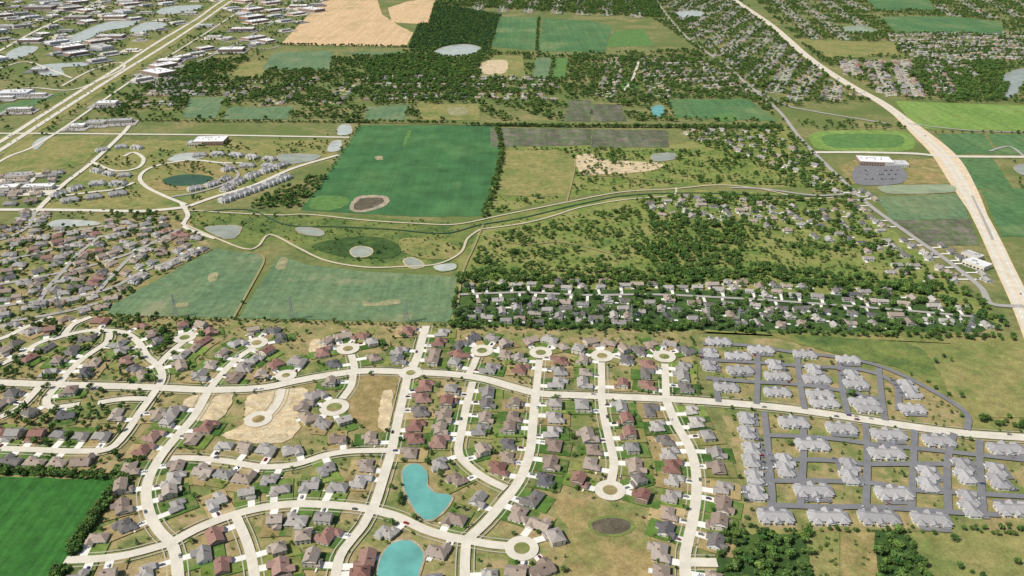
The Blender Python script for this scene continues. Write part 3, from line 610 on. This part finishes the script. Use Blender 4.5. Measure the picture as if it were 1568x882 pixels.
CL=[(1100,526,0),(1165,538,0),(1232,545,0),(1298,553,0),(1088,543,1),(1085,562,1),(1130,548,0),(1133,569,0),(1185,561,1),(1190,578,0),(1245,568,1),(1250,583,0),(1305,577,1),(1310,590,0),(1112,596,0),(1190,603,0),(1255,606,0),(1262,620,0),(1322,618,0),(1388,592,1),(1396,604,1),(1396,628,0),(1330,628,0),
 (1142,643,1),(1143,665,1),(1150,690,1),(1150,708,1),(1155,733,1),(1158,757,1),(1187,794,0),(1215,650,0),(1288,658,0),(1360,668,0),(1437,678,0),(1540,690,0),(1243,684,0),(1357,697,0),(1201,708,1),(1202,722,1),(1300,715,1),(1300,733,1),(1245,754,0),(1368,758,0),(1420,727,1),(1420,745,1),(1473,715,1),(1477,732,1),(1524,722,1),(1527,740,1),(1268,795,0),(1345,796,0),(1425,798,0),(1482,765,1),(1485,782,1),(1553,783,0),(1600,700,0),(1610,740,1)]
for u,v,k in CL:
    x,y=P(u,v); me=random.choice(CONDO[:3]) if k==0 else CONDO[3]
    sc_=.82 if v<640 else (.92 if k==0 else .8)
    ang=-.06+(math.pi/2 if k else 0)+random.choice((0,math.pi))+random.uniform(-.05,.05); put('condominium_building',me,x,y,.3,ang,sc_)
    ca,sa=math.cos(ang),math.sin(ang); q=[(x+a*ca-b_*sa,y+a*sa+b_*ca) for a,b_ in ((-13*sc_,-14*sc_),(13*sc_,-14*sc_),(13*sc_,-6*sc_),(-13*sc_,-6*sc_))] 
    sheet('driveway_apron',q,'asph','patch',bit=4,amp=0,img=False)
    hl,hd=(14,8) if k==0 else (8,11)
    for a in range(-hl,hl+1,4):
        for b_ in range(-hd,hd+1,4): stamp(x+a,y+b_,2.5,4)
    for s in (-1,0,1):
        if random.random()<.45: put('parked_car',CAR,x+s*9*ca+13*sc_*sa,y+s*9*sa-13*sc_*ca,1.15,ang+math.pi/2)
# ---- commercial
def comm(u,v,i,ang=0,sc=1,lot=True,x=None,y=None):
    if x is None: x,y=P(u,v)
    elif lookr(x,y,CDIM[i][1]*sc*.5)&7: return
    w,d=CDIM[i][0]*sc/2,CDIM[i][1]*sc/2
    put('commercial_building',COMM[i],x,y,.3,ang,sc); ca,sa=math.cos(ang),math.sin(ang)
    T=lambda a,b:(x+a*ca-b*sa,y+a*sa+b*ca)
    if lot:
        q=[T(-w-12,-d-26),T(w+12,-d-26),T(w+12,d+8),T(-w-12,d+8)]; sheet('parking_lot',q,random.choice(['asph','asphalt_old','conc','asphalt_old']),'patch',bit=4,amp=0,img=False)
        for rr in (0,1):
            for k in range(int(2*w/3.2)):
                if random.random()<(.4 if y<2200 else .12): put('parked_car',CAR,*T(-w+k*3.2,-d-8-rr*12),1.5,ang+math.pi/2)
comm(323,219,6,.05,1.0,False); comm(300,222,3,.05,1,False); comm(1338,250,6,-.15,.95,False); comm(1370,253,0,-.15,.7,False); comm(1495,408,3,-1,1,False); comm(1488,395,5,-1,1,False)
for k in range(40):
    x,y=P(1322+random.uniform(0,52),random.choice((262,268,275))); put('parked_car',CAR,x,y,1.3,1.4)
for (u,v,i) in [(30,272,1),(60,290,4),(15,290,3),(148,190,1),(185,188,4),(120,195,3),(60,108,1),(170,58,2),(215,62,5)]: comm(u,v,i,random.choice([.1,.2]))
CW=PP([(-20,-12),(505,-12),(470,30),(430,66),(330,92),(255,118),(200,135),(110,200),(60,205),(0,150),(-20,100)]); xs_=[q[0] for q in CW]; ys_=[q[1] for q in CW]
for t in range(900):
    x,y=random.uniform(min(xs_),max(xs_)),random.uniform(min(ys_),max(ys_))
    if not pip(np.array([x]),np.array([y]),CW)[0] or look(x,y)&8: continue
    comm(0,0,random.choice([0,1,2,3,2,4,6,6]),random.choice([.95,.95,-.62,.1]),random.uniform(.8,1.4),x=x,y=y)
# ================================================================ TREES
def treemesh(seed,h=10,r=4.3,conifer=False,nleaf=250,shrub=False):
    R=random.Random(seed); vs=[];fs=[];mi=[];cl=[]
    def tube(a,b,ra,rb,n=5):
        a=Vector(a);b=Vector(b);d=(b-a).normalized(); s=d.orthogonal().normalized(); t=d.cross(s); k=len(vs)
        for c,rr in ((a,ra),(b,rb)):
            for i in range(n): th=2*math.pi*i/n; vs.append(tuple(c+s*math.cos(th)*rr+t*math.sin(th)*rr))
        for i in range(n): j=(i+1)%n; fs.append((k+i,k+j,k+n+j,k+n+i)); mi.append(0); cl.append((1,1,1))
    if not shrub: tube((0,0,-.4),(R.uniform(-.3,.3),R.uniform(-.3,.3),h*.6),h*.032,h*.015,6)
    def leaf(p,s,br,n=None):
        n=Vector((R.gauss(0,1),R.gauss(0,1),R.gauss(0,1)))*.5+(n or Vector((0,0,1))); n.normalize()
        a=n.orthogonal().normalized(); a.rotate(Matrix.Rotation(R.uniform(0,6.28),3,n)); b=n.cross(a); k=len(vs)
        for q in ((-1,-.6),(.9,-.8),(1.1,.7),(-.7,.9)): vs.append(tuple(p+a*q[0]*s*R.uniform(.7,1.1)+b*q[1]*s*R.uniform(.7,1.1)+n*R.uniform(-.2,.2)*s))
        fs.append((k,k+1,k+2,k+3)); mi.append(1); cl.append((br,br,br*.95))
    if conifer:
        for i in range(nleaf):
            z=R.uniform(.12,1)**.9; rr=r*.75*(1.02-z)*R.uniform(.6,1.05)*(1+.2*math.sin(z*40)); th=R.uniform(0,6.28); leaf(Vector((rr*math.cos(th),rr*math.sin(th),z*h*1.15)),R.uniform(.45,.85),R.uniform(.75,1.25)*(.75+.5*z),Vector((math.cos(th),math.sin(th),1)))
    else:
        lobes=[]
        nl=R.randint(7,10)
        for i in range(nl):
            th=i*2.4+R.uniform(-.4,.4); rad=r*R.uniform(.35,.68) if i else 0; z=h*R.uniform(.45,.72) if i else h*.76
            if shrub: z=h*R.uniform(.2,.55)
            c=Vector((rad*math.cos(th),rad*math.sin(th),z)); lr=r*R.uniform(.34,.55); lobes.append((c,lr,R.uniform(.75,1.25)))
            if i and not shrub: tube((0,0,h*R.uniform(.25,.45)),tuple(c),h*.012,h*.004,4)
        for i in range(nleaf):
            c,lr,bb=R.choice(lobes); d=Vector((R.gauss(0,1),R.gauss(0,1),R.gauss(.45,1))).normalized(); q=c+d*lr*R.uniform(.6,1.08)
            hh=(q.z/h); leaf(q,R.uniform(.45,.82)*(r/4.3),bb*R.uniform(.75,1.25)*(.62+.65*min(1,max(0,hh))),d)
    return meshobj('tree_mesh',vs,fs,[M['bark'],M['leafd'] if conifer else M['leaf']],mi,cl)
TREES=[treemesh(100+i,h=[10,11,9.5,12,8.5,10.5][i],r=[4.3,4.0,4.8,4.6,3.8,5.2][i]) for i in range(6)]
CON=[treemesh(200+i,conifer=True,h=11,r=4,nleaf=170) for i in range(2)]
SHR=[treemesh(300+i,h=3.2,r=2.2,shrub=True,nleaf=75) for i in range(3)]
def coll(name,meshes,nm):
    c=bpy.data.collections.new(name)
    for i,m in enumerate(meshes):
        c.objects.link(bpy.data.objects.new(nm,m))
    return c
CB=coll('broadleaf_sources',TREES,'broadleaf_tree'); CC=coll('conifer_sources',CON,'conifer_tree'); CS=coll('shrub_sources',SHR,'shrub')
def gn(name,c):
    t=bpy.data.node_groups.new(name,'GeometryNodeTree'); t.interface.new_socket('Geometry',in_out='INPUT',socket_type='NodeSocketGeometry'); t.interface.new_socket('Geometry',in_out='OUTPUT',socket_type='NodeSocketGeometry')
    N=t.nodes.new; i=N('NodeGroupInput'); o=N('NodeGroupOutput'); ip=N('GeometryNodeInstanceOnPoints'); ci=N('GeometryNodeCollectionInfo'); ci.inputs['Collection'].default_value=c
    ci.inputs['Separate Children'].default_value=True; ci.inputs['Reset Children'].default_value=True
    def at(nm,ty): a=N('GeometryNodeInputNamedAttribute'); a.data_type=ty; a.inputs['Name'].default_value=nm; return a.outputs['Attribute']
    l=t.links.new; m2p=N('GeometryNodeMeshToPoints'); l(i.outputs[0],m2p.inputs[0]); l(m2p.outputs[0],ip.inputs['Points']); l(ci.outputs[0],ip.inputs['Instance']); ip.inputs['Pick Instance'].default_value=True
    l(at('idx','INT'),ip.inputs['Instance Index']); cx=N('ShaderNodeCombineXYZ'); l(at('rot','FLOAT'),cx.inputs[2])
    e2r=N('FunctionNodeEulerToRotation'); l(cx.outputs[0],e2r.inputs[0]); l(e2r.outputs[0],ip.inputs['Rotation']); l(at('scl','FLOAT_VECTOR'),ip.inputs['Scale']); l(ip.outputs[0],o.inputs[0]); return t
GNB,GNC,GNS=gn('scatter_broadleaf',CB),gn('scatter_conifer',CC),gn('scatter_shrub',CS)
def scatter(name,pts,smin,smax,kind='b'):
    if not len(pts): return
    n=len(pts); me=bpy.data.meshes.new(name); me.from_pydata([(x,y,.25) for x,y in pts],[],[])
    g,k={'b':(GNB,6),'c':(GNC,2),'s':(GNS,3)}[kind]
    a=me.attributes.new('idx','INT','POINT'); a.data.foreach_set('value',RNG.integers(0,k,n).astype(np.int32))
    a=me.attributes.new('rot','FLOAT','POINT'); a.data.foreach_set('value',RNG.uniform(0,6.28,n).astype(np.float32))
    s=RNG.uniform(smin,smax,n); sc=np.stack([s*RNG.uniform(.85,1.2,n),s*RNG.uniform(.85,1.2,n),s*RNG.uniform(.8,1.1,n)],1).astype(np.float32)
    a=me.attributes.new('scl','FLOAT_VECTOR','POINT'); a.data.foreach_set('vector',sc.ravel())
    o=link(bpy.data.objects.new(name,me)); md=o.modifiers.new('scatter','NODES'); md.node_group=g
total=[0]
def pts_in(poly,dens,block=15,clump=0,cs=60,img=True):
    W=PP(poly) if img else poly; xs=[q[0] for q in W]; ys=[q[1] for q in W]; area=(max(xs)-min(xs))*(max(ys)-min(ys)); n=int(area/1e4*dens*(1+clump))
    x=RNG.uniform(min(xs),max(xs),n); y=RNG.uniform(min(ys),max(ys),n); k=pip(x,y,W); x,y=x[k],y[k]
    if clump:
        f=(np.sin(x/cs+1.3*np.sin(y/cs*.8))*np.sin(y/cs*1.2+1.7*np.sin(x/cs*.7))+.5*np.sin(x/cs*2.9+y/cs*2.1)); k=f>np.quantile(f,clump/(1+clump))-RNG.uniform(0,.5,len(f)) if len(f) else []
        x,y=x[k],y[k]
    i=((x-GX0)/GC).astype(int); j=((y-GY0)/GC).astype(int); ok=(i>0)&(i<GW)&(j>0)&(j<GH); i=np.clip(i,0,GW-1); j=np.clip(j,0,GH-1)
    ok&=(G[j,i]&block)==0
    p=list(zip(x[ok],y[ok])); total[0]+=len(p); return p
def wood(poly,d,a=.6,b=1.1,clump=0,name='woodland',kind='b',block=15,cs=60): scatter(name,pts_in(poly,d,block,clump,cs),a,b,kind)
def hedge(pts,sp=6,jit=4,a=.5,b=.9,block=7,name='hedgerow',rows=2):
    w=crom(PP(pts),sp); out=[]
    for x,y in w:
        for k in range(rows):
            q=(x+random.uniform(-jit,jit),y+random.uniform(-jit,jit))
            if not look(*q)&block: out.append(q)
    total[0]+=len(out); scatter(name,out,a,b)
NEAR=[(-40,500),(165,484),(360,490),(695,500),(1060,508),(1075,640),(1120,815),(1100,900),(90,900),(190,735),(-40,722)]
def indiv(poly,d,a,b,clump=0):
    for x,y in pts_in(poly,d,15,clump):
        s=random.uniform(a,b); m=random.choice(TREES) if random.random()<.88 else random.choice(CON); nm='deciduous_tree' if m in TREES else 'conifer_tree'
        put(nm,m,x,y,.3,random.uniform(0,6.28),(s*random.uniform(.9,1.15),s*random.uniform(.9,1.15),s))
indiv(NEAR,26,.28,.62)
indiv([(-40,500),(165,484),(320,490),(300,560),(260,600),(190,700),(-40,700)],70,.45,.85)
indiv([(1075,515),(1420,590),(1480,640),(1568,670),(1568,810),(1150,810),(1110,630)],24,.28,.48)
indiv([(640,700),(720,690),(760,760),(700,800),(600,810),(590,740)],22,.4,.65)
for w,wd in roads[:1]:
    for i in range(0,len(w),3):
        for s in (-1,1):
            a=w[max(0,i-1)];b=w[min(len(w)-1,i+1)];l=math.dist(a,b)or 1; q=(w[i][0]-(b[1]-a[1])/l*s*9,w[i][1]+(b[0]-a[0])/l*s*9)
            if not look(*q)&1 and random.random()<.55: put('street_tree',random.choice(TREES),*q,.3,random.uniform(0,6),random.uniform(.28,.5))
wood(NEAR,60,.4,1.0,name='garden_shrubs',kind='s')
wood([(1075,515),(1420,590),(1568,670),(1568,810),(1150,810),(1110,630)],60,.4,.8,name='garden_shrubs',kind='s')
A4=[(700,425),(1130,428),(1400,442),(1555,498),(1520,512),(1100,508),(700,500)]
wood(A4,112,.5,1.0,block=7); wood(A4,10,.6,.9,block=1)
A1=[(735,380),(745,358),(850,338),(965,318),(1000,345),(1130,360),(1140,432),(900,432),(715,427)]
wood(A1,48,.4,.85,clump=1.6,cs=24); wood(A1,100,.6,1.3,kind='s',name='scrub_bushes'); wood(A1,14,.5,.8)
A2=[(970,306),(1080,298),(1300,306),(1335,350),(1400,400),(1480,440),(1540,498),(1400,450),(1330,385),(1200,345),(1130,365),(1000,345)]
wood(A2,88,.5,1.05,block=7); wood(A2,8,.6,.9,block=1)
wood([(1000,340),(1140,345),(1130,435),(1040,430),(960,380)],70,.6,1.1,clump=.9,cs=26); wood([(720,412),(1140,417),(1140,438),(700,436)],100,.6,1.0)
A3=[(1130,360),(1200,345),(1330,385),(1400,442),(1130,430)]
wood(A3,36,.45,.9,clump=1.8,cs=25); wood(A3,90,.6,1.2,kind='s',name='scrub_bushes')
wood([(1140,408),(1400,428),(1420,450),(1140,438)],100,.6,1.05)
A5=[(770,228),(1020,228),(1200,245),(1280,292),(1180,284),(1040,280),(880,300),(745,330)]
wood(A5,32,.45,.9,clump=1.5,cs=30); wood(A5,60,.6,1.2,kind='s',name='scrub_bushes')
wood([(1040,195),(1200,190),(1300,280),(1320,310),(1260,300),(1180,262),(1060,218)],75,.6,1.0,block=7)
wood([(380,322),(400,305),(440,288),(492,270),(500,282),(470,312),(460,318)],150,.6,1.05)
PF=[(665,6),(768,24),(748,82),(626,74),(640,40)]
wood(PF,60,.9,1.2,kind='c',name='conifer_plantation'); wood(PF,140,.7,1.0); wood([(640,75),(760,80),(735,100),(700,140),(640,130),(560,120),(560,95)],100,.8,1.2)
B1=[(150,165),(310,92),(640,84),(1000,80),(1060,75),(1180,150),(1195,187),(540,184),(170,182)]
wood(B1,46,.65,1.1,clump=.7,cs=45); wood([(520,115),(760,110),(780,150),(560,158)],50,.8,1.2)
wood([(860,85),(1180,95),(1190,185),(860,150)],32,.65,1.1)
wood([(310,95),(560,90),(520,160),(250,165)],30,.65,1.1)
wood([(840,-5),(1130,-5),(1240,90),(1345,155),(1190,165),(1060,70),(1000,30)],50,.65,1.1,clump=.5,cs=55)
wood([(1150,-5),(1620,-5),(1620,160),(1360,152),(1250,90)],34,.65,1.1,clump=.9,cs=65); wood([(1400,95),(1535,95),(1540,155),(1450,158),(1400,130)],100,.8,1.2)
wood([(640,-8),(1010,-8),(1010,28),(665,8)],56,.8,1.3); wood([(-40,-8),(500,-8),(430,70),(200,180),(-40,240)],12,.5,1.0,clump=1.2,cs=50)
wood([(-1000,-60),(2600,-60),(2600,-6),(-1000,-6)],3,.9,1.5,clump=1,cs=150,name='distant_woodland')
wood([(-40,340),(320,345),(315,378),(150,490),(-40,520)],65,.4,.78); wood([(-40,255),(540,200),(510,240),(285,318),(-40,318)],18,.4,.75,clump=1)
wood([(200,120),(330,92),(300,130),(240,150)],45,.6,1); wood([(1195,185),(1370,190),(1400,200),(1240,200)],30,.6,1)
WP=[(285,322),(700,342),(712,390),(560,410),(420,366),(290,350)]
wood(WP,12,.35,.6,clump=1); wood(WP,60,.4,.9,kind='s',name='marsh_shrubs')
wood([(700,345),(1300,290),(1300,306),(960,316),(740,352)],70,.4,.9,kind='s',name='creek_shrubs')
wood([(1098,815),(1242,815),(1248,960),(1095,960)],400,.42,.85); wood([(1335,815),(1385,815),(1400,840),(1425,880),(1440,960),(1345,960)],360,.42,.85); wood([(1248,822),(1283,822),(1290,960),(1250,960)],200,.5,1.0,kind='s',block=7,name='orchard_shrubs'); wood([(1290,822),(1335,822),(1340,960),(1300,960)],60,.4,.8,kind='s',block=7,name='orchard_shrubs')
wood([(1425,822),(1640,822),(1640,960),(1440,960)],14,.4,.75,block=7,clump=1)
wood([(1180,512),(1300,518),(1568,525),(1568,515),(1180,508)],60,.4,.75); wood([(1060,505),(1640,515),(1640,820),(1100,820)],3,.5,.8)
wood([(1560,60),(1640,60),(1640,300),(1545,290)],8,.6,1); wood([(40,327),(270,327),(275,345),(30,345)],30,.45,.8)
wood([(160,325),(240,325),(245,338),(165,340)],90,.6,.9)
for h_ in [([(530,188),(640,189),(760,193),(900,195),(1060,196),(1190,196)],5,4,.55,.95,3),([(0,724),(90,727),(180,730),(205,712),(225,690)],3.5,4,.45,.75,3),([(188,738),(160,775),(125,825),(90,885),(70,950)],3,4,.5,.8,4),([(706,425),(700,462),(694,500)],5,4,.5,.9,3),([(163,485),(300,491),(450,494),(690,500)],8,4,.25,.55,2),
 ([(1130,508),(1250,512),(1400,515),(1568,520)],8,5,.4,.75,2),([(742,332),(755,290),(768,240),(762,198)],6,5,.5,.95,2),([(1050,505),(800,503),(700,502)],6,5,.45,.8,2),([(1100,812),(1300,812),(1568,816)],7,4,.3,.55,2),([(160,184),(300,187),(520,188)],10,5,.5,.8,2),
 ([(450,578),(440,590)],8,3,.4,.5,1),([(1475,640),(1450,612),(1425,588),(1340,560)],8,5,.3,.5,1),([(1505,645),(1568,655)],6,4,.6,.8,2),([(825,28),(822,78)],12,4,.6,.9,2),([(1568,205),(1515,204),(1435,204)],16,4,.5,.8,1),([(405,398),(384,440),(360,486)],30,3,.3,.5,1),([(580,190),(552,192),(505,262),(495,275)],12,4,.4,.8,1),([(430,69),(520,71),(622,73)],9,5,.6,1,2),([(1060,520),(1068,580),(1070,612)],10,3,.3,.5,1),([(1125,640),(1135,720),(1150,805)],10,3,.3,.5,1)]:
    hedge(*h_[:5],rows=h_[5])
def traffic(w,n,offs,z=1.6):
    for k in range(n):
        i=random.randrange(1,len(w)-1); a,b=w[i-1],w[i+1]; l=math.dist(a,b) or 1; o=random.choice(offs)
        put('car',CAR,w[i][0]-(b[1]-a[1])/l*o,w[i][1]+(b[0]-a[0])/l*o,z,math.atan2(b[1]-a[1],b[0]-a[0])+(math.pi if o<0 else 0))
traffic(roads[0][0],14,(-2.6,2.6),1.02)
for w,wd in roads[1:45]:
    if len(w)>12: traffic(w,max(1,len(w)//20),(-2.7,2.7),1.1)
for w,wd in roads:
    if wd==12 and len(w)>150: traffic(w,55,(-2.6,2.6),1.5)
    if wd==8.6 and len(w)>60 : traffic(w,8,(-2,2),1.6 if w[-1][1]>900 else 1.1)
x,y=P(622,803); put('red_car',CARR,x,y,1.12,-.4)
# ---------------------------------------------------------------- pylons
def pylon():
    vs=[];fs=[]
    def bar(a,b,r=.14):
        a=Vector(a);b=Vector(b);d=(b-a).normalized(); s=d.orthogonal().normalized(); t=d.cross(s); k=len(vs)
        for c in (a,b):
            for i in range(4): th=math.pi/2*i; vs.append(tuple(c+s*math.cos(th)*r+t*math.sin(th)*r))
        for i in range(4): j=(i+1)%4; fs.append((k+i,k+j,k+4+j,k+4+i))
    Hh=30; lv=[0,8,15,20,25,Hh]; hw=[2.4,1.8,1.2,.8,.6,.3]
    for i in range(5):
        c0=[(sx*hw[i],sy*hw[i],lv[i]) for sx,sy in ((-1,-1),(1,-1),(1,1),(-1,1))]; c1=[(sx*hw[i+1],sy*hw[i+1],lv[i+1]) for sx,sy in ((-1,-1),(1,-1),(1,1),(-1,1))]
        for k in range(4): bar(c0[k],c1[k],.16); bar(c0[k],c1[(k+1)%4],.08); bar(c0[(k+1)%4],c1[k],.08); bar(c1[k],c1[(k+1)%4],.08)
    for z,wd in ((19,5),(23,6),(27,4.5)):
        for s in (-1,1):
            bar((0,-.6,z),(0,s*wd,z+.3),.12); bar((0,0,z+1.6),(0,s*wd,z+.3),.08); bar((0,s*wd,z+.3),(0,s*wd,z-1.1),.1)
    return meshobj('pylon_mesh',vs,fs,[M['metal']])
PY=pylon(); pl=[P(-100,478),P(95,482),P(270,486),P(448,490),P(623,494),P(798,498),P(965,501),P(1128,505),P(1300,510),P(1480,516),P(1660,522)]
for x,y in pl: put('transmission_pylon',PY,x,y,.2,0)
vs=[];fs=[]
for (x0,y0),(x1,y1) in zip(pl,pl[1:]):
    for z,wd in ((17.9,5),(21.9,6),(25.9,4.5)):
        for s in (-1,1):
            pr=None
            for k in range(13):
                t=k/12; q=(x0+(x1-x0)*t,y0+(y1-y0)*t+s*wd,z-4*4*t*(1-t)*.7); a=len(vs); vs+=[(q[0],q[1]-.02,q[2]),(q[0],q[1]+.02,q[2]),(q[0],q[1],q[2]+.035)]
                if pr is not None:
                    for i in range(3): j=(i+1)%3; fs.append((pr+i,pr+j,a+j,a+i))
                pr=a
link(bpy.data.objects.new('power_lines',meshobj('power_lines',vs,fs,[M['metal']])))
# ================================================================ LIGHT, SKY, CAMERA
sv=Vector((-.58,-.24,.78)).normalized(); el=math.asin(sv.z); az=math.atan2(sv.x,sv.y)
w=bpy.data.worlds.new('World'); S.world=w; w.use_nodes=True; nt=w.node_tree; bg=nt.nodes['Background']; sky=nt.nodes.new('ShaderNodeTexSky'); sky.sky_type='NISHITA'; sky.sun_disc=False
sky.sun_elevation=el; sky.sun_rotation=az%(2*math.pi); nt.links.new(sky.outputs[0],bg.inputs[0]); bg.inputs[1].default_value=.10
sun=bpy.data.lights.new('sun','SUN'); sun.energy=4.7; sun.angle=math.radians(.5); sun.color=(1,.955,.88); so=link(bpy.data.objects.new('sun',sun)); so.rotation_euler=(-sv).to_track_quat('-Z','Y').to_euler(); so.location=(0,0,800)
cam=bpy.data.cameras.new('camera'); cam.sensor_width=36; cam.lens=F/1568*36; cam.clip_start=1; cam.clip_end=150000
co=link(bpy.data.objects.new('camera',cam)); co.location=(0,0,H); co.rotation_euler=(math.pi/2-PITCH,0,0); S.camera=co
S.view_settings.view_transform='Standard'; S.view_settings.look='None'; S.view_settings.exposure=0
print('TREES',total[0],'OBJ',len(S.objects),'lots',len(LF),'drives',len(DF))
